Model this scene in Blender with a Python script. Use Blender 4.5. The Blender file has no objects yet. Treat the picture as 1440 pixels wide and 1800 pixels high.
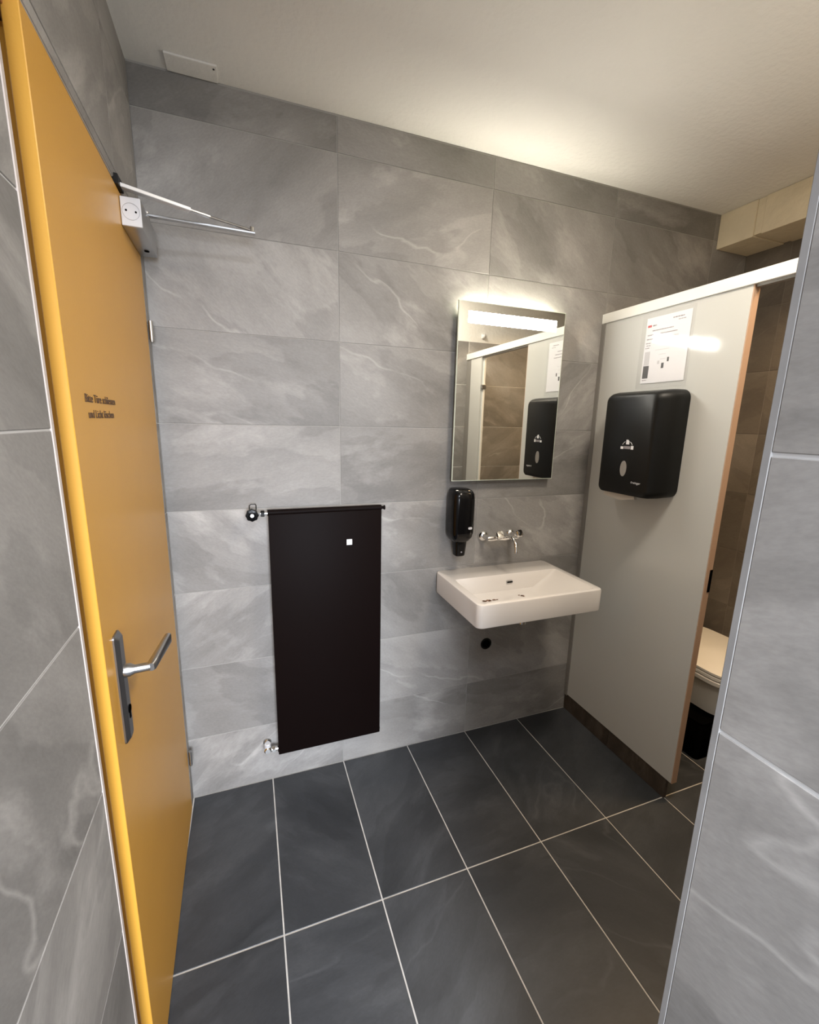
import bpy, bmesh, math, random
from mathutils import Vector, Matrix
random.seed(7)
C = bpy.context.scene.collection
S = bpy.context.scene
PI = math.pi

# ---------------------------------------------------------------- camera
cam = bpy.data.cameras.new('camera')
cam.sensor_fit = 'HORIZONTAL'; cam.sensor_width = 36.0
cam.lens = 765.06 / 1440 * 36
cam.clip_start = 0.02
co = bpy.data.objects.new('camera', cam); C.objects.link(co)
r = Vector((0.93918082, -0.34274367, 0.02159077)); u = Vector((0.04929443, 0.19676019, 0.97921167))
f = Vector((0.33986681, 0.91859251, -0.20168875))
M = Matrix.Identity(4)
for i in range(3):
    M[i][0] = r[i]; M[i][1] = u[i]; M[i][2] = -f[i]
M[0][3], M[1][3], M[2][3] = -0.3276, -1.6606, 1.4806
co.matrix_world = M
S.camera = co

# ---------------------------------------------------------------- world, lights, exposure
w = bpy.data.worlds.new('world'); S.world = w; w.use_nodes = True
w.node_tree.nodes['Background'].inputs[0].default_value = (0.75, 0.85, 1.0, 1)
w.node_tree.nodes['Background'].inputs[1].default_value = 0.6
S.view_settings.view_transform = 'Standard'; S.view_settings.look = 'None'
S.view_settings.exposure = 0.0; S.view_settings.gamma = 1; S.view_settings.use_curve_mapping = False

def area(name, loc, target, sx, sy, power, col):
    l = bpy.data.lights.new(name, 'AREA'); l.shape = 'RECTANGLE'; l.size = sx; l.size_y = sy
    l.energy = power; l.color = col
    o = bpy.data.objects.new(name, l); C.objects.link(o); o.location = loc
    o.rotation_euler = (Vector(target) - Vector(loc)).to_track_quat('-Z', 'Y').to_euler()
    return o
dl = area('daylight', (-0.22, -3.3, 1.25), (-0.25, -1.0, 0.30), 0.70, 1.3, 44.0, (0.84, 0.90, 1.0))
dl.data.spread = math.radians(85)
area('hall_fill', (-0.22, -2.15, 2.44), (-0.22, -2.15, 0), 0.4, 0.4, 26.0, (0.88, 0.92, 1.0))  # unseen fill over the passage, raised to brighten the foreground walls
area('room_lamp', (0.72, -1.02, 2.455), (0.72, -1.02, 0), 0.3, 0.3, 16.0, (1.0, 0.88, 0.73))
cl = area('cabin_lamp', (1.58, -0.80, 2.44), (1.60, -0.75, 0), 0.16, 0.16, 9.0, (1.0, 0.66, 0.34))
cl.data.spread = math.radians(125)

# ---------------------------------------------------------------- materials
def mat(name, col, rough=0.5, metal=0.0, spec=0.5, bump=0.0, bscale=60, var=0.0, vscale=6, emit=None, estr=0, coat=0):
    m = bpy.data.materials.new(name); m.use_nodes = True
    nt = m.node_tree; b = nt.nodes['Principled BSDF']
    b.inputs['Base Color'].default_value = (*col, 1); b.inputs['Roughness'].default_value = rough
    b.inputs['Metallic'].default_value = metal; b.inputs['Specular IOR Level'].default_value = spec
    b.inputs['Coat Weight'].default_value = coat
    tc = nt.nodes.new('ShaderNodeTexCoord')
    if var > 0:
        n = nt.nodes.new('ShaderNodeTexNoise'); n.inputs['Scale'].default_value = vscale; n.inputs['Detail'].default_value = 5
        nt.links.new(tc.outputs['Object'], n.inputs['Vector'])
        cr = nt.nodes.new('ShaderNodeValToRGB')
        cr.color_ramp.elements[0].position = 0.3; cr.color_ramp.elements[1].position = 0.7
        cr.color_ramp.elements[0].color = (*[c * (1 - var) for c in col], 1)
        cr.color_ramp.elements[1].color = (*[min(1, c * (1 + var)) for c in col], 1)
        nt.links.new(n.outputs['Fac'], cr.inputs[0]); nt.links.new(cr.outputs[0], b.inputs['Base Color'])
    if bump > 0:
        n2 = nt.nodes.new('ShaderNodeTexNoise'); n2.inputs['Scale'].default_value = bscale; n2.inputs['Detail'].default_value = 4
        nt.links.new(tc.outputs['Object'], n2.inputs['Vector'])
        bp = nt.nodes.new('ShaderNodeBump'); bp.inputs['Strength'].default_value = bump; bp.inputs['Distance'].default_value = 0.01
        nt.links.new(n2.outputs['Fac'], bp.inputs['Height']); nt.links.new(bp.outputs[0], b.inputs['Normal'])
    if emit:
        b.inputs['Emission Color'].default_value = (*emit, 1); b.inputs['Emission Strength'].default_value = estr
    return m

def slate(name, dark, mid, light, rough=0.5, vein=0.5, scale=1.0, tint=(1.0, 1.0, 1.0), warm=(1, 1, 1)):
    """slate-look porcelain: cloudy tone, cleft plates, diagonal light veins; each tile offset by its object random"""
    m = bpy.data.materials.new(name); m.use_nodes = True
    nt = m.node_tree; N = nt.nodes; L = nt.links; b = N['Principled BSDF']
    tc = N.new('ShaderNodeTexCoord'); oi = N.new('ShaderNodeObjectInfo')
    def math_(op, a, bb=None, c=None):
        n = N.new('ShaderNodeMath'); n.operation = op
        for i, v in enumerate((a, bb, c)):
            if v is None: continue
            if isinstance(v, (int, float)): n.inputs[i].default_value = v
            else: L.new(v, n.inputs[i])
        return n.outputs[0]
    rv = N.new('ShaderNodeCombineXYZ')
    L.new(math_('MULTIPLY', oi.outputs['Random'], 37.0), rv.inputs[0])
    L.new(math_('MULTIPLY', oi.outputs['Random'], 91.0), rv.inputs[1])
    L.new(math_('MULTIPLY', oi.outputs['Random'], 13.0), rv.inputs[2])
    # diagonal grain, its direction picked per tile
    ang = math_('MULTIPLY', math_('SINE', math_('MULTIPLY', oi.outputs['Random'], 251.0)), 0.75)
    rot = N.new('ShaderNodeVectorRotate'); rot.rotation_type = 'Z_AXIS'
    L.new(tc.outputs['Object'], rot.inputs['Vector']); L.new(ang, rot.inputs['Angle'])
    sc = N.new('ShaderNodeVectorMath'); sc.operation = 'MULTIPLY'; sc.inputs[1].default_value = (1.0 * scale, 2.3 * scale, 1.0 * scale)
    L.new(rot.outputs[0], sc.inputs[0])
    ad = N.new('ShaderNodeVectorMath'); ad.operation = 'ADD'; L.new(sc.outputs[0], ad.inputs[0]); L.new(rv.outputs[0], ad.inputs[1])
    V = ad.outputs[0]
    def noise(s, d, rg, dist):
        n = N.new('ShaderNodeTexNoise'); n.inputs['Scale'].default_value = s; n.inputs['Detail'].default_value = d
        n.inputs['Roughness'].default_value = rg; n.inputs['Distortion'].default_value = dist
        L.new(V, n.inputs['Vector']); return n.outputs['Fac']
    cloud = noise(2.0, 9, 0.62, 0.25)
    plate = noise(1.25, 5, 0.50, 0.15)
    patch = noise(2.6, 5, 0.6, 0.3)
    veinn = noise(0.9, 5, 0.42, 0.0)
    veinm = noise(2.2, 3, 0.5, 0.2)
    grain = noise(90, 3, 0.6, 0)
    cr = N.new('ShaderNodeValToRGB'); e = cr.color_ramp.elements
    e[0].position = 0.28; e[0].color = (*dark, 1); e[1].position = 0.74; e[1].color = (*light, 1)
    x = cr.color_ramp.elements.new(0.5); x.color = (*mid, 1)
    L.new(cloud, cr.inputs[0])
    # cleft plates: quick tonal steps along contour lines
    st = N.new('ShaderNodeValToRGB'); st.color_ramp.interpolation = 'LINEAR'; se = st.color_ramp.elements
    se[0].position = 0.0; se[0].color = (0.80,) * 3 + (1,); se[1].position = 1.0; se[1].color = (1.16,) * 3 + (1,)
    for p_, v_ in ((0.44, 0.87), (0.452, 1.02), (0.545, 0.97), (0.557, 1.13)):
        k = st.color_ramp.elements.new(p_); k.color = (v_, v_, v_, 1)
    L.new(plate, st.inputs[0])
    mul = N.new('ShaderNodeMix'); mul.data_type = 'RGBA'; mul.blend_type = 'MULTIPLY'; mul.inputs[0].default_value = 1.0
    L.new(cr.outputs[0], mul.inputs[6]); L.new(st.outputs[0], mul.inputs[7])
    # veins
    ridge = math_('ABSOLUTE', math_('SUBTRACT', veinn, 0.5))
    mr = N.new('ShaderNodeMapRange'); mr.inputs[1].default_value = 0.0; mr.inputs[2].default_value = 0.006; mr.inputs[3].default_value = 1.0; mr.inputs[4].default_value = 0.0
    L.new(ridge, mr.inputs[0])
    mm = N.new('ShaderNodeMapRange'); mm.inputs[1].default_value = 0.50; mm.inputs[2].default_value = 0.60; L.new(veinm, mm.inputs[0])
    soft = N.new('ShaderNodeMapRange'); soft.inputs[1].default_value = 0.56; soft.inputs[2].default_value = 0.72; L.new(patch, soft.inputs[0])
    vv = math_('MINIMUM', math_('ADD', math_('MULTIPLY', math_('MULTIPLY', mr.outputs[0], mm.outputs[0]), vein * 0.5), math_('MULTIPLY', soft.outputs[0], vein * 0.55)), 1.0)
    mx = N.new('ShaderNodeMix'); mx.data_type = 'RGBA'; mx.inputs[7].default_value = (*[min(1, c * 1.75) for c in light], 1)
    L.new(vv, mx.inputs[0]); L.new(mul.outputs[2], mx.inputs[6])
    # grain and per-tile value
    tv = N.new('ShaderNodeMapRange'); tv.inputs[3].default_value = 0.88; tv.inputs[4].default_value = 1.12
    L.new(oi.outputs['Random'], tv.inputs[0])
    gv = N.new('ShaderNodeMapRange'); gv.inputs[1].default_value = 0.3; gv.inputs[2].default_value = 0.7; gv.inputs[3].default_value = 0.93; gv.inputs[4].default_value = 1.07
    L.new(grain, gv.inputs[0])
    fin = N.new('ShaderNodeVectorMath'); fin.operation = 'SCALE'; L.new(mx.outputs[2], fin.inputs[0])
    L.new(math_('MULTIPLY', tv.outputs[0], gv.outputs[0]), fin.inputs['Scale'])
    L.new(fin.outputs[0], b.inputs['Base Color'])
    b.inputs['Roughness'].default_value = rough; b.inputs['Specular IOR Level'].default_value = 0.4
    bp = N.new('ShaderNodeBump'); bp.inputs['Strength'].default_value = 0.25; bp.inputs['Distance'].default_value = 0.004
    L.new(math_('ADD', math_('MULTIPLY', cloud, 0.8), math_('ADD', plate, math_('MULTIPLY', grain, 0.10))), bp.inputs['Height'])
    L.new(bp.outputs[0], b.inputs['Normal'])
    return m

MW = slate('wall_tile_slate', (0.204, 0.195, 0.184), (0.276, 0.264, 0.250), (0.358, 0.344, 0.328), 0.55, 0.6)
MWR = slate('shaded_cabin_slate', (0.12, 0.10, 0.085), (0.155, 0.135, 0.112), (0.20, 0.175, 0.15), 0.5, 0.3)  # same slate as the walls, the cabin's dim warm light put into its colour
MF = slate('floor_tile_slate', (0.030, 0.033, 0.037), (0.044, 0.047, 0.052), (0.070, 0.074, 0.080), 0.38, 0.5)
MGC = mat('shaded_cabin_grout', (0.20, 0.175, 0.15), 0.9)  # grout darkened and browned to go with the shaded cabin wall
MG = mat('wall_grout', (0.36, 0.35, 0.33), 0.9, bump=0.2, bscale=200)
MGL = mat('light_grout', (0.62, 0.62, 0.62), 0.9)
MGF = mat('floor_grout', (0.52, 0.50, 0.47), 0.9, var=0.15, vscale=20)
MC = mat('ceiling_plaster', (0.80, 0.785, 0.745), 0.9, bump=0.25, bscale=55, var=0.03, vscale=2.5)
MDUCT = mat('duct_cladding', (0.70, 0.62, 0.46), 0.8, bump=0.3, bscale=30, var=0.06, vscale=8)
MORANGE = mat('orange_door_paint', (0.66, 0.345, 0.05), 0.38, bump=0.03, bscale=220, var=0.02)
MFRAME = mat('brown_frame_wood', (0.30, 0.135, 0.04), 0.55, var=0.15, vscale=9)
MALU = mat('brushed_aluminium', (0.62, 0.62, 0.62), 0.32, 1.0)
MCHROME = mat('chrome', (0.85, 0.84, 0.82), 0.12, 1.0)
MSTEEL = mat('satin_steel', (0.50, 0.50, 0.50), 0.3, 1.0)
MPLATE = mat('dark_satin_steel', (0.27, 0.27, 0.28), 0.38, 1.0)
MSILVER = mat('silver_lacquer', (0.72, 0.73, 0.75), 0.35, 0.3)
MWHITE = mat('white_plastic', (0.80, 0.80, 0.80), 0.4)
MCER = mat('white_ceramic', (0.80, 0.755, 0.71), 0.14, coat=0.4)
MCERT = mat('toilet_ceramic', (0.72, 0.70, 0.66), 0.2)
MLID = mat('toilet_lid_plastic', (0.88, 0.85, 0.78), 0.45)
MBLK = mat('gloss_black_plastic', (0.003, 0.003, 0.0035), 0.14, spec=0.32)
MBLKM = mat('satin_black_plastic', (0.006, 0.0062, 0.006), 0.42, spec=0.28)
MDARK = mat('black_hole', (0.002, 0.002, 0.002), 1.0, spec=0.0)
MRAD = mat('dark_brown_enamel', (0.005, 0.0025, 0.0022), 0.55, spec=0.07)
MPANEL = mat('white_laminate', (0.60, 0.61, 0.59), 0.10, spec=0.35)
MEDGE = mat('peach_laminate_edge', (0.52, 0.345, 0.235), 0.55)
MRAIL = mat('white_rail_lacquer', (0.86, 0.86, 0.82), 0.3)
MPROF = mat('grey_profile', (0.34, 0.33, 0.31), 0.4, 0.4)
MTRIMW = mat('white_edge_trim', (0.58, 0.51, 0.47), 0.5)
MTRIMG = mat('grey_edge_trim', (0.27, 0.262, 0.255), 0.85, var=0.08, vscale=30)
MPAPER = mat('paper', (0.86, 0.86, 0.89), 0.6)
MINK = mat('grey_ink', (0.30, 0.28, 0.30), 0.7)
MINKD = mat('dark_ink', (0.045, 0.045, 0.045), 0.6)
MINKL = mat('pale_ink', (0.62, 0.62, 0.64), 0.6)
MRED = mat('red_ink', (0.62, 0.10, 0.10), 0.6)
MTEXT = mat('brown_lettering', (0.10, 0.05, 0.02), 0.6)
MSTAIN = mat('brown_residue', (0.22, 0.11, 0.06), 0.6, var=0.4, vscale=60)
MLAMP = mat('lit_mirror_strip', (1, 1, 1), 0.5, emit=(1.0, 0.96, 0.87), estr=66)
MLAMP2 = mat('lit_mirror_top_slot', (1, 1, 1), 0.5, emit=(1.0, 0.94, 0.79), estr=130)
MEDGEG = mat('mirror_glass_edge', (0.75, 0.82, 0.70), 0.25, spec=0.6)
MMIR = mat('mirror_silver', (0.90, 0.91, 0.88), 0.015, 1.0)
MWIN = mat('smoked_window', (0.28, 0.26, 0.24), 0.25)
MTOWEL = mat('paper_towel', (0.62, 0.58, 0.52), 0.9)
MPLINTH = slate('plinth_stone', (0.035, 0.026, 0.02), (0.07, 0.055, 0.042), (0.12, 0.10, 0.08), 0.5, 0.5, 3.0)
m = bpy.data.materials.new('clear_sleeve'); m.use_nodes = True
nt = m.node_tree; N = nt.nodes; N.clear()
g_ = N.new('ShaderNodeBsdfGlossy'); g_.inputs['Roughness'].default_value = 0.06
t_ = N.new('ShaderNodeBsdfTransparent'); x_ = N.new('ShaderNodeMixShader'); fr = N.new('ShaderNodeFresnel'); fr.inputs[0].default_value = 1.5
d_ = N.new('ShaderNodeBsdfDiffuse'); d_.inputs[0].default_value = (0.85, 0.85, 0.9, 1); y_ = N.new('ShaderNodeMixShader'); y_.inputs[0].default_value = 0.04
o_ = N.new('ShaderNodeOutputMaterial')
ge = N.new('ShaderNodeNewGeometry'); sb = N.new('ShaderNodeMath'); sb.operation = 'SUBTRACT'; sb.inputs[0].default_value = 1.0
ml = N.new('ShaderNodeMath'); ml.operation = 'MULTIPLY'
nt.links.new(ge.outputs['Backfacing'], sb.inputs[1]); nt.links.new(sb.outputs[0], ml.inputs[0]); nt.links.new(fr.outputs[0], ml.inputs[1])
nt.links.new(ml.outputs[0], x_.inputs[0]); nt.links.new(t_.outputs[0], y_.inputs[1]); nt.links.new(d_.outputs[0], y_.inputs[2])
nt.links.new(y_.outputs[0], x_.inputs[1]); nt.links.new(g_.outputs[0], x_.inputs[2]); nt.links.new(x_.outputs[0], o_.inputs[0])
MSLEEVE = m

# ---------------------------------------------------------------- helpers
def obj(name, bm, m, parent=None, smooth=False, loc=None):
    me = bpy.data.meshes.new(name)
    bmesh.ops.recalc_face_normals(bm, faces=bm.faces)
    if smooth:
        for fc in bm.faces: fc.smooth = True
    bm.to_mesh(me); bm.free()
    me.materials.append(m)
    o = bpy.data.objects.new(name, me); C.objects.link(o)
    if parent: o.parent = parent
    if smooth:
        try: me.set_sharp_from_angle(angle=math.radians(38))
        except Exception: pass
    return o
def tag(o, label, cat, group=None):
    o['label'] = label; o['category'] = cat
    if group: o['group'] = group
    return o
def thing(name, label, cat, loc=(0, 0, 0)):
    """Empty at the thing's base; parts are written in world coordinates and kept there"""
    o = bpy.data.objects.new(name, None); C.objects.link(o); o.location = loc; o.empty_display_size = 0.05
    o.matrix_world = Matrix.Translation(loc)
    return tag(o, label, cat)
def part(name, bm, m, parent, smooth=False, label=None):
    bmesh.ops.translate(bm, verts=bm.verts, vec=-wloc(parent))
    o = obj(name, bm, m, parent, smooth)
    if label: o['label'] = label
    return o
def wloc(o):
    v = Vector((0, 0, 0))
    while o: v = v + o.location; o = o.parent
    return v
def BM(): return bmesh.new()
def box(out, x0, x1, y0, y1, z0, z1, bev=0.0, seg=2, fn=None):
    bm = bmesh.new(); g = bmesh.ops.create_cube(bm, size=1.0)
    vs = g['verts']
    for v in vs:
        v.co = Vector((x0 if v.co.x < 0 else x1, y0 if v.co.y < 0 else y1, z0 if v.co.z < 0 else z1))
    if bev > 0:
        es = list({e for v in vs for e in v.link_edges})
        bmesh.ops.bevel(bm, geom=es, offset=bev, segments=seg, affect='EDGES', profile=0.5)
    if fn:
        for v in bm.verts: v.co = fn(*v.co)
    mp = {v: out.verts.new(v.co) for v in bm.verts}
    for fc in bm.faces: out.faces.new([mp[v] for v in fc.verts])
    bm.free()
    return out
def cyl(bm, a, b_, r1, r2=None, n=24, caps=True):
    a = Vector(a); b_ = Vector(b_); r2 = r1 if r2 is None else r2
    d = (b_ - a); L_ = d.length; q = d.to_track_quat('Z', 'Y').to_matrix().to_4x4()
    bmesh.ops.create_cone(bm, cap_ends=caps, segments=n, radius1=r1, radius2=r2, depth=L_,
                          matrix=Matrix.Translation((a + b_) / 2) @ q)
    return bm
def loft(bm, rings, c0=True, c1=True):
    R_ = [[bm.verts.new(p) for p in ring] for ring in rings]
    n = len(R_[0])
    for i in range(len(R_) - 1):
        for j in range(n):
            bm.faces.new((R_[i][j], R_[i][(j + 1) % n], R_[i + 1][(j + 1) % n], R_[i + 1][j]))
    if c0: bm.faces.new(R_[0][::-1])
    if c1: bm.faces.new(R_[-1])
    return bm
def rrect(u0, u1, v0, v1, rad, k=5):
    pts = []
    for cx, cy, a0 in ((u1 - rad, v1 - rad, 0), (u0 + rad, v1 - rad, 90), (u0 + rad, v0 + rad, 180), (u1 - rad, v0 + rad, 270)):
        for i in range(k + 1):
            a = math.radians(a0 + 90 * i / k)
            pts.append((cx + rad * math.cos(a), cy + rad * math.sin(a)))
    return pts
def tube(bm, pts, r_, n=14, closed=False):
    pts = [Vector(p) for p in pts]
    rs = r_ if isinstance(r_, (list, tuple)) else [r_] * len(pts)
    rings = []; up = None
    for i, p in enumerate(pts):
        t = (pts[min(i + 1, len(pts) - 1)] - pts[max(i - 1, 0)]).normalized()
        if up is None:
            up = Vector((0, 0, 1)) if abs(t.z) < 0.9 else Vector((1, 0, 0))
        s = t.cross(up).normalized(); up = s.cross(t).normalized()
        rings.append([p + (s * math.cos(2 * PI * j / n) + up * math.sin(2 * PI * j / n)) * rs[i] for j in range(n)])
    return loft(bm, rings)
def lathe(bm, prof, origin, axis, n=28, caps=True):
    """prof: list of (radius, distance along axis)"""
    ax = Vector(axis).normalized(); a = ax.orthogonal().normalized(); b_ = ax.cross(a)
    o = Vector(origin)
    return loft(bm, [[o + ax * h + (a * math.cos(2 * PI * j / n) + b_ * math.sin(2 * PI * j / n)) * max(rr_, 1e-4) for j in range(n)] for rr_, h in prof], caps, caps)
def text_mesh(name, body, size, m, mtx, parent, extrude=0.0003, align='LEFT', squash=1.0):
    cu = bpy.data.curves.new(name, 'FONT'); cu.body = body; cu.size = size; cu.extrude = extrude; cu.align_x = align
    to = bpy.data.objects.new('tmp_text', cu); C.objects.link(to)
    bpy.context.view_layer.update()
    me = bpy.data.meshes.new_from_object(to.evaluated_get(bpy.context.evaluated_depsgraph_get()))
    bpy.data.objects.remove(to); bpy.data.curves.remove(cu)
    for v in me.vertices:
        v.co.x *= squash
        v.co = mtx @ v.co
        v.co -= wloc(parent)
    me.materials.clear(); me.materials.append(m)
    o = bpy.data.objects.new(name, me); C.objects.link(o); o.parent = parent
    return o
def basis(o, ux, uy):
    ux = Vector(ux).normalized(); uy = Vector(uy).normalized(); uz = ux.cross(uy)
    B = Matrix.Identity(4)
    for i in range(3):
        B[i][0] = ux[i]; B[i][1] = uy[i]; B[i][2] = uz[i]; B[i][3] = o[i]
    return B

# tiles: shared chamfered slabs
_tm = {}
def tile_mesh(wd, ht, th, m, ch=0.0008):
    key = (round(wd, 4), round(ht, 4), th, m.name)
    if key in _tm: return _tm[key]
    bm = BM(); a, b_ = wd / 2, ht / 2
    loft(bm, [[(-a, -b_, 0), (a, -b_, 0), (a, b_, 0), (-a, b_, 0)],
              [(-a, -b_, th - ch), (a, -b_, th - ch), (a, b_, th - ch), (-a, b_, th - ch)],
              [(-a + ch, -b_ + ch, th), (a - ch, -b_ + ch, th), (a - ch, b_ - ch, th), (-a + ch, b_ - ch, th)]], c0=False)
    bmesh.ops.recalc_face_normals(bm, faces=bm.faces)
    me = bpy.data.meshes.new('tile'); bm.to_mesh(me); bm.free(); me.materials.append(m)
    _tm[key] = me; return me
def tiles(parent, B, us, vs, m, joint=0.003, th=0.0016, skip=None):
    """cells between successive us / vs in the plane B (x=u, y=v, z out of the wall)"""
    for i in range(len(us) - 1):
        for j in range(len(vs) - 1):
            u0, u1, v0, v1 = us[i], us[i + 1], vs[j], vs[j + 1]
            if skip:
                rr_ = skip(u0, u1, v0, v1)
                if rr_ is None: continue
                u0, u1, v0, v1 = rr_
            g = joint / 2
            wd, ht = u1 - u0 - 2 * g, v1 - v0 - 2 * g
            if wd < 0.004 or ht < 0.004: continue
            o = bpy.data.objects.new('tile', tile_mesh(wd, ht, th, m)); C.objects.link(o)
            o.parent = parent
            o.matrix_local = B @ Matrix.Translation(((u0 + u1) / 2, (v0 + v1) / 2, 0.0)) @ Matrix.Translation((0, 0, random.uniform(-0.0002, 0.0002)))
def struct(name, bm, m, label=None):
    o = obj(name, bm, m); o['kind'] = 'structure'
    return o

# ================================================================ structure
ZC = 2.473
Z0 = 0.2596
rows = [0.0] + [Z0 + 0.3 * k for k in range(8)] + [ZC - 0.004]
XR_, XC, YN = 0.14, 2.04, -1.38           # right passage wall, cabin wall, near wall of the room
T = 0.0016                                  # relief of a tile over its joint

# floor
floor = struct('floor', box(BM(), -0.75, 2.2, -3.4, 0.12, -0.10, -0.0018), MGF)
fu = [-0.61] + [0.3 * k for k in range(-1, 7)] + [XC]
fu[0] = -0.6
fv = [0.0, -0.607, -1.207, -1.807, -2.407, -3.007, -3.4]
def fskip(u0, u1, v0, v1):
    if -v0 < -1.6 - 0.0 and u0 > 0.2: return None
    return (u0, u1, v0, v1)
Bf = basis((0, 0, -0.0018), (1, 0, 0), (0, 1, 0))
tiles(floor, Bf, fu, sorted(fv), MF, joint=0.0045, th=0.0018, skip=lambda a, b_, c, d: None if (a > 0.25 and d < -1.3) else (a, b_, c, d))

# ceiling
ceiling = struct('ceiling', box(BM(), -0.75, 2.2, -3.4, 0.12, ZC, ZC + 0.1), MC)

# back wall
wb = struct('wall_back', box(BM(), -0.75, 2.2, T, 0.12, 0, ZC), MG)
tiles(wb, basis((0, T, 0), (1, 0, 0), (0, 0, 1)), [-0.603, 0.0, 0.6, 1.2, 1.8, XC], rows, MW, joint=0.0028)

# left wall: runs very slightly askew; door opening between y=-0.90 and -0.045
LU = Vector((0.0155, -1.0, 0)).normalized()       # along the wall towards the camera
LO = Vector((-0.602, 0.0, 0))                      # finished face at the back corner
LN = LU.cross(Vector((0, 0, 1))) * -1
LN = Vector((1.0, 0.0155, 0)).normalized()
D0, D1, DZ = 0.045, 0.900, 2.035
def lp(s, out=0.0, z=0.0):
    return LO + LU * s + LN * out + Vector((0, 0, z))
def lbox(bm, s0, s1, o0, o1, z0, z1, bev=0.0, seg=2):
    return box(bm, s0, s1, o0, o1, z0, z1, bev, seg, lambda s, o_, z: lp(s, o_, z))
bm = BM()
lbox(bm, 0.0, D0, -0.14, -T, 0, ZC); lbox(bm, D1, 3.4, -0.14, -T, 0, ZC); lbox(bm, D0, D1, -0.14, -T, DZ, ZC)
wl = struct('wall_left', bm, MGL)
Bl = basis(LO - LN * T, -LU, (0, 0, 1))             # u = -s
def lskip(u0, u1, v0, v1):
    s0, s1 = -u1, -u0
    if s1 <= D1 + 0.001 and s0 >= D0 - 0.001:      # over the door
        if v1 <= DZ: return None
        v0 = max(v0, DZ)
    return (u0, u1, v0, v1)
tiles(wl, Bl, sorted([0, -D0, -0.3, -D1, -1.5, -2.1, -2.7, -3.3]), rows, MW, joint=0.0032, skip=lskip)

# right passage wall (foreground) and the near wall of the room
wr = struct('wall_right', box(BM(), XR_ + T, XR_ + 0.10, -3.4, YN - 0.0068, 0, ZC), MGL)
rrows = [0.0, 0.563, 1.158, 1.458, 1.76, 2.06, 2.36, ZC - 0.004]
tiles(wr, basis((XR_ + T, 0, 0), (0, -1, 0), (0, 0, 1)), [-YN + 0.0048, 1.98, 2.58, 3.18, 3.4], rrows, MW, joint=0.0042)
wn = struct('wall_near', box(BM(), XR_ + 0.10, XC + 0.1, YN - 0.1, YN - T, 0, ZC), MC)
tiles(wn, basis((0, YN - T, 0), (-1, 0, 0), (0, 0, 1)), sorted([-(XR_ + 0.101), -0.6, -1.2, -1.8, -XC]), [0.0] + [Z0 + 0.3 * k for k in range(7)], MW, joint=0.003)
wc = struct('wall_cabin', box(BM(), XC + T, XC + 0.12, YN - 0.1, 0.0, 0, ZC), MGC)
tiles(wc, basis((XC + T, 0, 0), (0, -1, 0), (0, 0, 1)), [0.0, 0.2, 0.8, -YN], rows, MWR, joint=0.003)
# passage ends behind the photographer
we = struct('wall_end', box(BM(), -0.75, XR_ + 0.1, -3.52, -3.4, 0, ZC), MC)

# tile edge trims
struct('trim_1', lbox(BM(), D1 - 0.009, D1 + 0.001, -0.02, 0.0012, 0, ZC - 0.003, 0.001, 1), MTRIMW)
bm = BM(); box(bm, XR_ - 0.0002, XR_ + 0.10, YN - 0.007, YN + 0.001, 0, ZC - 0.003, 0.0008, 1)
struct('trim_2', bm, MTRIMG)

# ceiling cover plate
t = thing('ceiling_plate', 'small flat plaster-coloured cover plate on the ceiling in the left back corner', 'plate', (-0.43, -0.037, ZC - 0.006))
part('cover', box(BM(), -0.497, -0.36, -0.073, -0.004, ZC - 0.006, ZC - 0.0002, 0.0015), MC, t)
part('screw', cyl(BM(), (-0.369, -0.060, ZC - 0.005), (-0.369, -0.060, ZC - 0.0072), 0.0028, n=12), MBLKM, t)

# ceiling duct in the cabin corner
t = thing('ceiling_duct', 'cream boxed-in duct under the ceiling above the cubicle', 'duct', (1.93, -0.69, 2.322))
part('casing', box(BM(), 1.823, XC - 0.0005, -0.165, -0.0005, 2.322, ZC - 0.001, 0.003), MDUCT, t)
part('casing', box(BM(), 1.823, XC - 0.0005, YN + 0.001, -0.198, 2.322, ZC - 0.001, 0.003), MDUCT, t)
part('joint_band', box(BM(), 1.829, XC - 0.0005, -0.198, -0.165, 2.328, ZC - 0.001, 0.002), MDUCT, t)

# drain hole in the back wall
t = thing('drain_pipe_opening', 'round black open drain pipe end in the wall below the basin', 'pipe', (0.69, 0, 0.455))
part('pipe_ring', lathe(BM(), [(0.021, 0.0), (0.028, 0.0), (0.028, 0.004), (0.026, 0.005), (0.021, 0.005), (0.0205, 0.001)], (0.69, 0.0002, 0.455), (0, -1, 0), 28, False), MBLKM, t, True)
part('opening', cyl(BM(), (0.69, -0.0002, 0.455), (0.69, -0.0012, 0.455), 0.0205, n=24), MDARK, t)

# ================================================================ door (hinged at the back corner, closed against its frame)
dt = bpy.data.objects.new('door_1', None); C.objects.link(dt); dt.location = (-0.59, -0.43, 0.0); dt['kind'] = 'structure'
dt.matrix_world = Matrix.Translation(dt.location)
# frame lining the opening
bm = BM()
lbox(bm, D1 - 0.055, D1 - 0.0095, -0.135, -0.017, 0, DZ - 0.002, 0.002)
lbox(bm, D0 + 0.001, D0 + 0.03, -0.135, -0.020, 0, DZ - 0.002, 0.002)
lbox(bm, D0 + 0.001, D1 - 0.0095, -0.135, -0.012, DZ - 0.030, DZ - 0.001, 0.002)
part('frame', bm, MFRAME, dt)
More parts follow.
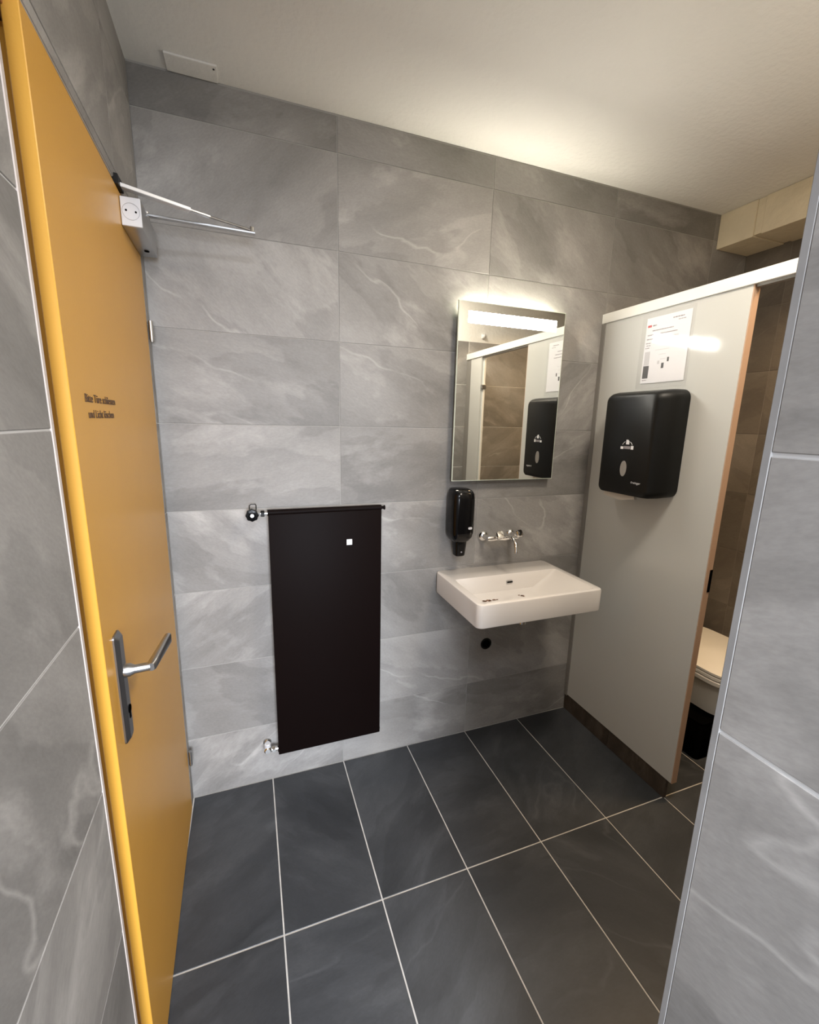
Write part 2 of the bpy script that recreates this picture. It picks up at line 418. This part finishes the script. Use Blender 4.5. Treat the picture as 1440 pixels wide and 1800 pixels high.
# door leaf with rebated lip; fx = face
def dp(y, out, z):                    # along the leaf: y world, out from face line
    k = (y + 0.05) / (-0.82 + 0.05)
    return Vector((-0.6005 + 0.0165 * k + out, y, z))
def dbox(bm, y0, y1, o0, o1, z0, z1, bev=0.0, seg=2):
    return box(bm, y0, y1, o0, o1, z0, z1, bev, seg, lambda y, o_, z: dp(y, o_, z))
bm = BM(); dbox(bm, -0.824, -0.055, -0.021, 0.0, 0.008, 2.02, 0.0012, 1); dbox(bm, -0.80, -0.075, -0.06, -0.02, 0.008, 2.0)
leaf = part('door_leaf', bm, MORANGE, dt)
# latch faceplate, strike
bm = BM(); lbox(bm, D1 - 0.030, D1 - 0.0105, -0.019, -0.0145, 0.84, 1.04, 0.001); part('strike_plate', bm, MSTEEL, dt)
# hinges at the back
for hz in (0.22, 1.74):
    bm = BM(); cyl(bm, (-0.592, -0.047, hz - 0.028), (-0.592, -0.047, hz + 0.028), 0.0065, n=14)
    cyl(bm, (-0.592, -0.047, hz - 0.033), (-0.592, -0.047, hz - 0.028), 0.0045, n=14)
    part('hinge', bm, MSTEEL, dt, True)
# handle
bm = BM(); pl = []
yb, zb = -0.752, 0.0
loft(bm, [[dp(yb + a, 0.0, z) for a, z in rrect(-0.019, 0.019, 0.845, 1.075, 0.006, 3)],
          [dp(yb + a, 0.003, z) for a, z in rrect(-0.019, 0.019, 0.845, 1.075, 0.006, 3)],
          [dp(yb + a, 0.010, z) for a, z in rrect(-0.012, 0.012, 0.853, 1.067, 0.005, 3)]])
plate = part('handle_plate', bm, MPLATE, dt)
bm = BM(); cyl(bm, dp(yb, 0.0095, 0.912), dp(yb, 0.0115, 0.912), 0.0085, n=18); box(bm, dp(yb, 0.009, 0).x, dp(yb, 0.0112, 0).x, yb - 0.003, yb + 0.003, 0.892, 0.905)
part('keyhole', bm, MDARK, plate)
bm = BM()
n0 = dp(yb, 0.009, 0.995)
tube(bm, [n0, n0 + Vector((0.010, 0, 0)), n0 + Vector((0.018, 0, 0.0)), n0 + Vector((0.045, 0.001, 0.001))], [0.013, 0.013, 0.0085, 0.0085], 18)
rings = []
P0 = n0 + Vector((0.046, -0.004, 0.001)); P1 = n0 + Vector((0.062, 0.105, 0.008))
for k, (t_, hw, hh) in enumerate(((0.0, 0.006, 0.008), (0.05, 0.008, 0.010), (0.35, 0.0075, 0.0105), (0.75, 0.0065, 0.012), (0.97, 0.006, 0.012), (1.0, 0.003, 0.008))):
    p_ = P0.lerp(P1, t_)
    rings.append([p_ + Vector((a, 0, b_)) for a, b_ in rrect(-hw, hw, -hh, hh, min(hw, hh) * 0.7, 3)])
loft(bm, rings)
part('lever_handle', bm, MSTEEL, dt, True)
# lettering on the door
bp_ = basis(dp(-0.755, 0.0006, 1.503), dp(-0.5, 0, 0) - dp(-0.732, 0, 0), (0, 0, 1))
text_mesh('lettering', 'Bitte Türe schliessen', 0.0205, MTEXT, bp_, dt, 0.0004, squash=1.17)
bp_ = basis(dp(-0.745, 0.0006, 1.476), dp(-0.5, 0, 0) - dp(-0.731, 0, 0), (0, 0, 1))
text_mesh('lettering', 'und Licht löschen', 0.0205, MTEXT, bp_, dt, 0.0004, squash=1.17)

# door closer on the leaf
t = thing('door_closer', 'silver door closer with folding arm near the top of the orange door', 'door closer', (-0.575, -0.175, 1.943))
def cp(y, o, z): return dp(y, o, z)
bm = BM(); dbox(bm, -0.285, -0.062, 0.0005, 0.046, 1.943, 2.009, 0.002)
part('closer_body', bm, MSTEEL, t, True)
bm = BM(); dbox(bm, -0.2895, -0.284, 0.0008, 0.0455, 1.9435, 2.0085, 0.0015)
ec = part('end_cap', bm, MSILVER, t)
cc = cp(-0.2895, 0.0232, 1.976)
bm = BM(); lathe(bm, [(0.0182, 0.0), (0.0195, 0.0), (0.0195, 0.0009), (0.0182, 0.0009), (0.0182, 0.0)], cc, (0, -1, 0), 32, False)
part('ring', bm, MSTEEL, ec, True)
for sx in (-1, 1):
    bm = BM(); cyl(bm, cc + Vector((sx * 0.0105, 0.0003, 0.001 - sx * 0.001)), cc + Vector((sx * 0.0105, -0.0012, 0.001 - sx * 0.001)), 0.0023, n=12)
    part('screw', bm, MDARK, ec)
bm = BM(); cyl(bm, cp(-0.115, 0.026, 1.9428), cp(-0.115, 0.026, 1.9415), 0.0065, n=16); part('adjuster_opening', bm, MDARK, t)
bm = BM(); cyl(bm, (-0.560, -0.160, 2.008), (-0.560, -0.160, 2.027), 0.0085, n=18); part('spindle', bm, MSTEEL, t, True)
def bar(bm, a, b_, wd, th, rad=0.0015):
    a, b_ = Vector(a), Vector(b_); d = (b_ - a).normalized(); s = d.cross(Vector((0, 0, 1))).normalized(); up = s.cross(d)
    loft(bm, [[p_ + s * x_ + up * z_ for x_, z_ in rrect(-wd / 2, wd / 2, -th / 2, th / 2, rad, 2)] for p_ in (a, b_)])
    return bm
part('main_arm', bar(BM(), (-0.568, -0.160, 2.020), (-0.279, -0.153, 2.019), 0.017, 0.006), MSTEEL, t)
bm = BM(); bar(bm, (-0.596, -0.292, 2.030), (-0.447, -0.212, 2.031), 0.019, 0.009)
part('fore_arm', bm, MSILVER, t)
bm = BM(); bar(bm, (-0.450, -0.214, 2.031), (-0.398, -0.189, 2.031), 0.011, 0.006); cyl(bm, (-0.40, -0.19, 2.031), (-0.290, -0.150, 2.028), 0.0035, n=12)
part('adjusting_rod', bm, MSTEEL, t)
bm = BM(); cyl(bm, (-0.287, -0.152, 2.021), (-0.287, -0.152, 2.036), 0.0075, 0.006, n=16); part('elbow_joint', bm, MCHROME, t, True)
bm = BM(); box(bm, -0.604, -0.588, -0.318, -0.262, 2.0225, 2.045, 0.002); part('arm_bracket', bm, MBLKM, t)

# ================================================================ radiator
t = thing('radiator', 'tall flat dark brown panel radiator on the back wall beside the door', 'radiator', (-0.063, -0.03, 0.16))
part('front_panel', box(BM(), -0.274, 0.147, -0.066, -0.052, 0.160, 1.146, 0.0025), MRAD, t, True)
part('rear_panel', box(BM(), -0.262, 0.136, -0.051, -0.040, 0.175, 1.135, 0.002), MRAD, t)
for z_ in (1.150, 0.172):
    part('header_pipe', cyl(BM(), (-0.276, -0.045, z_), (0.150, -0.045, z_), 0.0115, n=20), MRAD, t, True)
bm = BM(); cyl(bm, (0.150, -0.045, 1.150), (0.163, -0.045, 1.150), 0.006, n=6); cyl(bm, (0.162, -0.045, 1.150), (0.166, -0.045, 1.150), 0.009, n=14); part('vent_plug', bm, MRAD, t, True)
for x_ in (-0.2, 0.08):
    for z_ in (0.3, 1.0): part('wall_bracket', box(BM(), x_ - 0.015, x_ + 0.015, -0.041, -0.0005, z_ - 0.02, z_ + 0.02), MRAD, t)
st = part('sticker', box(BM(), 0.008, 0.029, -0.0672, -0.0658, 1.014, 1.036), MPAPER, t)
bm = BM()
for k in range(3): box(bm, 0.011, 0.026, -0.0676, -0.067, 1.019 + k * 0.005, 1.0205 + k * 0.005)
part('print', bm, MINKL, st)
v = thing('radiator_valve', 'black hand-wheel valve with chrome union at the top left of the radiator', 'valve', (-0.33, -0.045, 1.145))
part('union_nut', cyl(BM(), (-0.286, -0.045, 1.148), (-0.299, -0.045, 1.148), 0.0115, n=6), MBLKM, v)
part('union_pipe', cyl(BM(), (-0.276, -0.045, 1.148), (-0.315, -0.045, 1.148), 0.0065, n=16), MCHROME, v, True)
part('coupling', cyl(BM(), (-0.300, -0.045, 1.148), (-0.313, -0.045, 1.148), 0.0125, n=6), MCHROME, v)
part('valve_body', lathe(BM(), [(0.010, 0), (0.013, 0.002), (0.013, 0.03), (0.011, 0.045)], (-0.328, -0.0005, 1.146), (0, -1, 0)), MCHROME, v, True)
wheel = []
bm = BM(); n = 48
for (rr0, h) in ((0.010, 0.040), (0.0200, 0.042), (0.0215, 0.046), (0.0215, 0.062), (0.0195, 0.066), (0.012, 0.0665), (0.010, 0.063)):
    wheel.append([Vector((-0.328, -h, 1.146)) + Vector((math.cos(2 * PI * j / n), 0, math.sin(2 * PI * j / n))) * (rr0 * (1 + (0.05 * math.cos(8 * 2 * PI * j / n) if rr0 > 0.015 else 0))) for j in range(n)])
loft(bm, wheel); part('hand_wheel', bm, MBLK, v, True)
part('wheel_cap', cyl(BM(), (-0.328, -0.062, 1.146), (-0.328, -0.068, 1.146), 0.0065, n=18), MSILVER, v)
bm = BM(); tube(bm, [(-0.337, -0.02, 1.150), (-0.3355, -0.03, 1.176), (-0.331, -0.03, 1.181), (-0.315, -0.03, 1.181), (-0.313, -0.03, 1.176), (-0.3135, -0.02, 1.155)], 0.0016, 8); part('wire_clip', bm, MBLKM, v, True)
v = thing('return_valve', 'small chrome return valve at the bottom left of the radiator', 'valve', (-0.305, -0.045, 0.185))
part('union_pipe', cyl(BM(), (-0.276, -0.045, 0.176), (-0.310, -0.045, 0.176), 0.008, n=16), MCHROME, v, True)
part('coupling', cyl(BM(), (-0.286, -0.045, 0.176), (-0.298, -0.045, 0.176), 0.0125, n=6), MCHROME, v)
part('valve_body', lathe(BM(), [(0.016, 0), (0.016, 0.003), (0.011, 0.004), (0.011, 0.045), (0.014, 0.047), (0.014, 0.056), (0.010, 0.06)], (-0.315, -0.0005, 0.182), (0, -1, 0)), MCHROME, v, True)
part('cap', lathe(BM(), [(0.010, 0), (0.0125, 0.002), (0.0125, 0.020), (0.010, 0.022)], (-0.315, -0.045, 0.186), (0, 0, 1)), MSILVER, v, True)

# ================================================================ wash basin
BX0, BX1, BY, BZ0, BZ1 = 0.413, 0.978, -0.392, 0.752, 0.846
t = thing('washbasin', 'white rectangular ceramic washbasin hung on the slate-tiled wall', 'washbasin', ((BX0 + BX1) / 2, -0.2, BZ0))
def ring(x0, x1, y0, y1, rad, z, k=6): return [(a, b_, z) for a, b_ in rrect(x0, x1, y0, y1, rad, k)]
def inner(x0, x1, y0, y1, rad, z): return ring(x0, x1, y0, y1, rad, z)
def sloped(x0, x1, y0, y1, rad, fz, k=6): return [(a, b_, fz(a, b_)) for a, b_ in rrect(x0, x1, y0, y1, rad, k)]
bm = BM(); e = 0.004
loft(bm, [ring(BX0 + 0.09, BX1 - 0.09, BY + 0.08, -0.02, 0.05, BZ0 - 0.028),
          ring(BX0 + 0.05, BX1 - 0.05, BY + 0.04, -0.01, 0.04, BZ0 - 0.012),
          ring(BX0 + 0.008, BX1 - 0.008, BY + 0.008, -0.0005, 0.020, BZ0),
          ring(BX0 + 0.001, BX1 - 0.001, BY + 0.001, -0.0005, 0.024, BZ0 + 0.004),
          ring(BX0, BX1, BY, -0.0005, 0.024, BZ0 + 0.010),
          ring(BX0, BX1, BY, -0.0005, 0.024, BZ1 - 0.007),
          ring(BX0 + 0.002, BX1 - 0.002, BY + 0.002, -0.0005, 0.023, BZ1 - 0.002),
          ring(BX0 + 0.006, BX1 - 0.006, BY + 0.006, -0.003, 0.020, BZ1),
          ring(0.445, 0.948, BY + 0.018, -0.124, 0.014, BZ1),
          ring(0.449, 0.945, BY + 0.022, -0.127, 0.014, BZ1 - 0.004),
          ring(0.456, 0.925, BY + 0.028, -0.133, 0.018, BZ1 - 0.020),
          ring(0.500, 0.850, BY + 0.050, -0.140, 0.030, BZ1 - 0.068),
          ring(0.530, 0.815, BY + 0.075, -0.160, 0.030, BZ1 - 0.0800),
          ring(0.66, 0.74, -0.29, -0.22, 0.03, BZ1 - 0.082)])
part('basin', bm, MCER, t, True)
bm = BM(); loft(bm, [[(0.705 + a, -0.1345 - 0.0, 0.815 + b_) for a, b_ in rrect(-0.016, 0.016, -0.0055, 0.0055, 0.005, 3)],
                     [(0.705 + a, -0.1400 - 0.0, 0.814 + b_) for a, b_ in rrect(-0.016, 0.016, -0.0055, 0.0055, 0.005, 3)]])
part('overflow_slot', bm, MSTEEL, t)
bm = BM(); loft(bm, [[(0.705 + a, -0.1400 - 0.0, 0.814 + b_) for a, b_ in rrect(-0.0135, 0.0135, -0.003, 0.003, 0.0028, 3)],
                     [(0.705 + a, -0.1406 - 0.0, 0.814 + b_) for a, b_ in rrect(-0.0135, 0.0135, -0.003, 0.003, 0.0028, 3)]])
part('slot_opening', bm, MDARK, t)
part('drain', lathe(BM(), [(0.012, 0.0), (0.030, 0.0), (0.031, 0.003), (0.026, 0.004), (0.020, 0.002)], (0.70, -0.255, BZ1 - 0.0825), (0, 0, 1)), MSTEEL, t, True)
part('drain_pipe', cyl(BM(), (0.70, -0.255, BZ0 - 0.029), (0.70, -0.255, BZ0 - 0.075), 0.016, n=20), MCHROME, t, True, 'short chrome drain stub')
bm = BM(); random.seed(3)
def blob(bm, x0, y0, z0, n, sx, sy, rr_):
    for k in range(n):
        a = random.uniform(0, 6.28)
        x_, y_ = x0 + random.gauss(0, sx), y0 + random.gauss(0, sy)
        ra = rr_ * random.uniform(0.5, 1.2)
        loft(bm, [[(x_ + ra * (1.6 if random.random() < .5 else 1) * math.cos(2 * PI * j / 9), y_ + ra * random.uniform(.6, 1.1) * math.sin(2 * PI * j / 9), z0 + h) for j in range(9)] for h in (0, 0.0008)])
blob(bm, 0.578, -0.192, BZ1 - 0.0797, 16, 0.018, 0.004, 0.005)
blob(bm, 0.740, -0.190, BZ1 - 0.0797, 7, 0.006, 0.004, 0.005)
o = part('stain', bm, MSTAIN, t); o['kind'] = 'stuff'; o['label'] = 'brown residue in the bowl'

# wall mounted tap
t = thing('tap', 'chrome two-handle wall tap between the basin and the mirror', 'tap', (0.71, -0.05, 0.995))
for x_ in (0.640, 0.780):
    part('rosette', lathe(BM(), [(0.026, 0.0005), (0.026, 0.004), (0.020, 0.014), (0.012, 0.018), (0.010, 0.03), (0.010, 0.052)], (x_, 0, 0.990), (0, -1, 0)), MCHROME, t, True)
bm = BM(); tube(bm, [(0.632, -0.055, 0.990), (0.645, -0.056, 0.990), (0.675, -0.058, 0.992), (0.71, -0.06, 0.993), (0.745, -0.058, 0.992), (0.775, -0.056, 0.990), (0.788, -0.055, 0.990)], [0.010, 0.013, 0.011, 0.016, 0.011, 0.013, 0.010], 20)
part('mixer_body', bm, MCHROME, t, True)
for x_, sx in ((0.678, -1), (0.768, 1)):
    bm = BM(); ax = Vector((sx * 0.1, -0.85, 0.55)).normalized(); o_ = Vector((x_, -0.058, 0.995))
    a_ = ax.orthogonal().normalized(); b2 = ax.cross(a_); rg = []
    for rr0, h in ((0.006, 0.0), (0.007, 0.012), (0.014, 0.015), (0.018, 0.022), (0.0185, 0.036), (0.015, 0.041), (0.004, 0.042)):
        rg.append([o_ + ax * h + (a_ * math.cos(2 * PI * j / 36) + b2 * math.sin(2 * PI * j / 36)) * rr0 * (1 + (0.10 * math.cos(4 * 2 * PI * j / 36) if rr0 > 0.013 else 0)) for j in range(36)])
    loft(bm, rg); part('tap_handle', bm, MCHROME, t, True)
bm = BM(); tube(bm, [(0.71, -0.060, 0.993), (0.712, -0.075, 1.004), (0.713, -0.100, 1.008), (0.713, -0.130, 1.002), (0.712, -0.152, 0.986), (0.711, -0.160, 0.965), (0.711, -0.161, 0.950)], [0.012, 0.010, 0.0085, 0.008, 0.008, 0.008, 0.009], 16)
part('spout', bm, MCHROME, t, True)

# soap dispenser
t = thing('soap_dispenser', 'glossy black soap dispenser on the wall left of the tap', 'dispenser', (0.5, -0.05, 0.925))
bm = BM()
def sring(hw, y0, y1, rad, z): return [(0.497 + a, b_, z) for a, b_ in rrect(-hw, hw, y0, y1, rad, 6)]
loft(bm, [sring(0.022, -0.070, -0.0005, 0.018, 0.985), sring(0.034, -0.085, -0.0005, 0.022, 0.995), sring(0.046, -0.095, -0.0005, 0.026, 1.012), sring(0.051, -0.100, -0.0005, 0.030, 1.035),
          sring(0.052, -0.100, -0.0005, 0.032, 1.17), sring(0.050, -0.097, -0.0005, 0.032, 1.195), sring(0.044, -0.088, -0.0005, 0.030, 1.208), sring(0.034, -0.072, -0.0005, 0.022, 1.214)])
part('housing', bm, MBLK, t, True)
bm = BM(); loft(bm, [[(0.500 + a, -0.045 + b_, z) for a, b_ in rrect(-h_, h_, -h_, h_, h_ * 0.55, 5)] for h_, z in ((0.018, 0.924), (0.022, 0.928), (0.024, 0.95), (0.027, 0.985), (0.027, 0.992))])
part('nozzle', bm, MBLK, t, True)
bm = BM(); loft(bm, [[(0.520 + a, y_, 1.055 + b_) for a, b_ in rrect(-0.009, 0.009, -0.005, 0.005, 0.0045, 4)] for y_ in (-0.0985, -0.1008)])
part('emblem', bm, MINKL, t)
part('dispense_dot', cyl(BM(), (0.500, -0.068, 0.945), (0.500, -0.0705, 0.945), 0.0035, n=12), MINK, t)

# ================================================================ mirror with built-in light
t = thing('mirror', 'rectangular wall mirror with a lit frosted strip across the top', 'mirror', (0.706, -0.02, 1.245))
part('glass_pane', box(BM(), 0.457, 0.957, -0.036, -0.030, 1.245, 1.945), MEDGEG, t)
part('mirror_surface', box(BM(), 0.4595, 0.9545, -0.0368, -0.0360, 1.2475, 1.9425), MMIR, t)
part('housing', box(BM(), 0.487, 0.927, -0.0300, -0.0005, 1.29, 1.905), MALU, t)
part('light_strip', box(BM(), 0.500, 0.914, -0.0376, -0.0366, 1.866, 1.910), MLAMP, t, label='glowing white light strip')
part('light_slot', box(BM(), 0.497, 0.917, -0.026, -0.006, 1.9052, 1.9075), MLAMP2, t)

# ================================================================ cubicle partition
XP = 1.19
t = thing('cubicle_partition', 'white laminate toilet cubicle partition right of the basin', 'partition', (XP, -0.65, 0.0))
part('panel', box(BM(), XP, XP + 0.028, -0.634, -0.022, 0.090, 1.9285, 0.001, 1), MPANEL, t)
part('panel_edge', box(BM(), XP + 0.001, XP + 0.028, -0.6375, -0.6342, 0.090, 1.9285), MEDGE, t, label='peach coloured laminate edge')
part('post', box(BM(), XP, XP + 0.03, -1.315, -1.165, 0.0005, 1.9285, 0.001, 1), MPANEL, t)
part('wall_profile', box(BM(), XP - 0.004, XP + 0.034, -0.0225, -0.0005, 0.085, 1.9285), MPROF, t)
part('wall_profile', box(BM(), XP + 0.0, XP + 0.034, YN + 0.0005, -1.3155, 0.001, 1.9285), MPROF, t)
part('top_rail', box(BM(), XP - 0.006, XP + 0.036, YN + 0.001, -0.001, 1.9287, 1.9690, 0.0015, 1), MRAIL, t)
part('rail_groove', box(BM(), XP + 0.006, XP + 0.024, -1.16, -0.640, 1.9210, 1.9286), MPROF, t)
hb = part('hinge', box(BM(), XP + 0.002, XP + 0.036, -1.164, -1.148, 1.715, 1.745, 0.001), MSTEEL, t)
part('door_stop_strip', box(BM(), XP + 0.016, XP + 0.028, -1.1645, -1.152, 0.02, 1.92), MRAIL, t)
bm = BM(); box(bm, XP + 0.016, XP + 0.0290, -0.6388, -0.6372, 0.90, 0.985); part('latch_keeper', bm, MDARK, t)
pk = thing('partition_plinth', 'dark brown stone plinth on the floor under the white cubicle partition', 'plinth', (XP, -0.3, 0.0))
for a, b_ in ((-0.307, -0.001), (-0.612, -0.309)):
    part('plinth_tile', box(BM(), XP + 0.002, XP + 0.018, a, b_, 0.0005, 0.0895, 0.001, 1), MPLINTH, pk)

# notice in a sleeve
t = thing('notice', 'printed notice in a clear sleeve stuck above the paper towel dispenser', 'notice', (XP, -0.345, 1.64))
part('sleeve', box(BM(), XP - 0.0036, XP - 0.0031, -0.452, -0.226, 1.635, 1.917), MSLEEVE, t)
sh = part('sheet', box(BM(), XP - 0.0024, XP - 0.0014, -0.438, -0.246, 1.655, 1.903), MPAPER, t)
XF = XP - 0.0025
def mark(name, y0, y1, z0, z1, m_, bm=None):     # y0 = left as read (towards the wall)
    box(bm, XF - 0.0003, XF + 0.0001, -y1, -y0, z0, z1)
def words(bm, y0, y1, z, h, seed):
    random.seed(seed); y = y0
    while y < y1:
        wl_ = random.uniform(0.005, 0.014); box(bm, XF - 0.0003, XF + 0.0001, -min(y + wl_, y1), -y, z - h / 2, z + h / 2); y += wl_ + 0.0022
part('red_logo_block', box(BM(), XF - 0.0003, XF + 0.0001, -0.270, -0.252, 1.868, 1.876), MRED, sh)
for ln in ((0.275, 0.292, 1.872, 0.005), (0.362, 0.408, 1.886, 0.004), (0.385, 0.416, 1.876, 0.0025), (0.276, 0.368, 1.853, 0.0035), (0.256, 0.386, 1.838, 0.0035),
           (0.254, 0.394, 1.823, 0.0035), (0.252, 0.275, 1.808, 0.0028), (0.256, 0.274, 1.799, 0.0028), (0.252, 0.272, 1.790, 0.0028), (0.254, 0.275, 1.667, 0.003)):
    bm = BM(); words(bm, *ln, int(ln[2] * 1e4)); o = part('text_line', bm, MINK, sh); o['kind'] = 'stuff'
for y0, y1, z0, z1 in ((0.253, 0.279, 1.674, 1.722), (0.335, 0.346, 1.707, 1.727), (0.358, 0.366, 1.730, 1.746)):
    part('dark_picture', box(BM(), XF - 0.0003, XF + 0.0001, -y1, -y0, z0, z1), MINKD, sh)
part('pale_picture', box(BM(), XF - 0.0003, XF + 0.0001, -0.277, -0.253, 1.724, 1.776), MINKL, sh)
part('pale_picture', box(BM(), XF - 0.0003, XF + 0.0001, -0.325, -0.316, 1.724, 1.737), MINKL, sh)
for ln in ((0.327, 0.352, 1.742, 0.002), (0.320, 0.350, 1.760, 0.002), (0.30, 0.36, 1.778, 0.002)):
    bm = BM(); words(bm, *ln, int(ln[2] * 1e4)); o = part('text_line', bm, MINKL, sh); o['kind'] = 'stuff'

# paper towel dispenser
t = thing('paper_towel_dispenser', 'large black paper towel dispenser mounted on the white cubicle partition', 'dispenser', (XP, -0.33, 1.21))
def drg(x_, y0, y1, z0, z1, rad): return [(x_, a, b_) for a, b_ in rrect(y0, y1, z0, z1, rad, 7)]
bm = BM()
loft(bm, [drg(XP - 0.0005, -0.478, -0.165, 1.218, 1.622, 0.035), drg(XP - 0.030, -0.478, -0.165, 1.217, 1.622, 0.035), drg(XP - 0.060, -0.472, -0.170, 1.214, 1.620, 0.034),
          drg(XP - 0.092, -0.452, -0.182, 1.212, 1.613, 0.030), drg(XP - 0.106, -0.440, -0.190, 1.214, 1.606, 0.026), drg(XP - 0.112, -0.430, -0.198, 1.222, 1.598, 0.022)])
part('cover', bm, MBLKM, t, True)
FX = XP - 0.1122
def eye(bm, x0, x1, cy, cz, ry, rz): loft(bm, [[(x_, cy + ry * math.cos(2 * PI * j / 28), cz + rz * math.sin(2 * PI * j / 28)) for j in range(28)] for x_ in (x0, x1)])
bm = BM(); eye(bm, FX + 0.0005, FX - 0.0012, -0.318, 1.318, 0.0155, 0.031)
part('level_window', bm, MWIN, t, label='oval smoked window')
cy_, cz_ = -0.325, 1.402
bm = BM(); loft(bm, [[(x_, cy_ - a, cz_ + 0.012 + b_) for a, b_ in ((-0.007, 0), (0.008, 0), (0.008, 0.012), (0.002, 0.018), (-0.007, 0.018))] for x_ in (FX + 0.0003, FX - 0.0005)])
box(bm, FX - 0.0005, FX + 0.0003, cy_ + 0.019, cy_ + 0.032, cz_ - 0.007, cz_ + 0.003); box(bm, FX - 0.0005, FX + 0.0003, cy_ - 0.030, cy_ - 0.018, cz_ - 0.007, cz_ + 0.007)
for a0, a1 in ((25, 62), (118, 155)):
    bm2 = [(cy_ + 0.026 * math.cos(math.radians(a0 + (a1 - a0) * k / 6)), cz_ - 0.001 + 0.026 * math.sin(math.radians(a0 + (a1 - a0) * k / 6))) for k in range(7)]
    tube(bm, [(FX - 0.0003, p_, q_) for p_, q_ in bm2], 0.0008, 6)
part('pictogram', bm, MPAPER, t)
bm = BM(); box(bm, FX - 0.0004, FX + 0.0003, cy_ - 0.015, cy_ + 0.016, cz_ - 0.006, cz_ + 0.005); part('pictogram_bar', bm, MINK, t)
bl = basis((FX - 0.0003, -0.372, 1.264), (0, -1, 0), (0, 0, 1))
text_mesh('lettering', 'winger', 0.013, MINKL, bl, t, 0.0003)
bm = BM(); lathe(bm, [(0.0025, 0), (0.0038, 0), (0.0038, 0.0006), (0.0025, 0.0006), (0.0025, 0)], (FX, -0.366, 1.268), (-1, 0, 0), 16, False); part('logo_ring', bm, MINKL, t)
bm = BM()
loft(bm, [[(XP - 0.080 - 0.012 * k, y_, z_) for y_, z_ in ((-0.215, 1.218), (-0.365, 1.218), (-0.372, 1.200), (-0.300, 1.186), (-0.262, 1.190), (-0.208, 1.196))] for k in (0, 0.5, 1)])
part('paper_towel', bm, MTOWEL, t)

# ================================================================ toilet
TY = -0.32
t = thing('toilet', 'wall-hung white toilet with closed lid inside the cubicle', 'toilet', (1.8, TY, 0.19))
def trg(xc, x0, hw, z, e=4.0, n=40, x1=2.0):
    pts = []
    for j in range(n):
        a = 2 * PI * j / n; c, s = math.cos(a), math.sin(a)
        cx = (x0 + x1) / 2; hx = (x1 - x0) / 2
        ex = 7.0
        pts.append((cx + hx * math.copysign(abs(c) ** (2 / ex), c), TY + hw * math.copysign(abs(s) ** (2 / ex), s), z))
    return pts
bm = BM()
loft(bm, [trg(0, 1.62, 0.15, 0.192, 3, x1=2.035), trg(0, 1.600, 0.200, 0.198, 3, x1=2.035), trg(0, 1.590, 0.210, 0.26, 3.5, x1=2.035), trg(0, 1.580, 0.214, 0.33, 4, x1=2.035), trg(0, 1.572, 0.216, 0.352, 4, x1=2.035), trg(0, 1.566, 0.220, 0.356, 4, x1=2.035), trg(0, 1.566, 0.220, 0.372, 4, x1=2.035), trg(0, 1.570, 0.217, 0.376, 4, x1=2.035)])
part('bowl', bm, MCERT, t, True)
bm = BM(); loft(bm, [trg(0, 1.572, 0.218, 0.378), trg(0, 1.568, 0.220, 0.381), trg(0, 1.568, 0.220, 0.393), trg(0, 1.572, 0.217, 0.396)]); part('seat', bm, MLID, t, True)
bm = BM(); loft(bm, [trg(0, 1.574, 0.217, 0.398, x1=1.985), trg(0, 1.568, 0.221, 0.401, x1=1.988), trg(0, 1.568, 0.221, 0.411, x1=1.988), trg(0, 1.578, 0.213, 0.4155, x1=1.98)]); part('lid', bm, MLID, t, True)
t = thing('black_block', 'low black block on the floor under the toilet', 'bin', (1.62, TY, 0.0))  # plain black block filling the space beneath the bowl
bm = BM(); loft(bm, [[(a, b_, z_) for a, b_ in rrect(1.512 + q, 1.72 - q, TY - 0.19 + q, TY + 0.19 - q, 0.02, 4)] for z_, q in ((0.0005, 0.004), (0.006, 0.0), (0.176, -0.004), (0.182, -0.002))])
part('block_body', bm, MDARK, t, True)
bm = BM(); loft(bm, [[(a, b_, z_) for a, b_ in rrect(1.508 + q, 1.724 - q, TY - 0.194 + q, TY + 0.194 - q, 0.02, 4)] for z_, q in ((0.1825, 0.0), (0.188, 0.0), (0.190, 0.004))])
part('block_top', bm, MDARK, t, True)

# small white sensor on the near wall, seen in the mirror
t = thing('motion_sensor', 'tiny white sensor high on the wall, seen only in the mirror', 'sensor', (1.31, YN, 2.10))
part('base', box(BM(), 1.295, 1.325, YN - T, YN + 0.010, 2.085, 2.12, 0.004), MWHITE, t)
part('lens', lathe(BM(), [(0.014, 0), (0.013, 0.007), (0.008, 0.012), (0.002, 0.014)], (1.31, YN + 0.0095, 2.10), (0, 1, 0)), MWHITE, t, True)
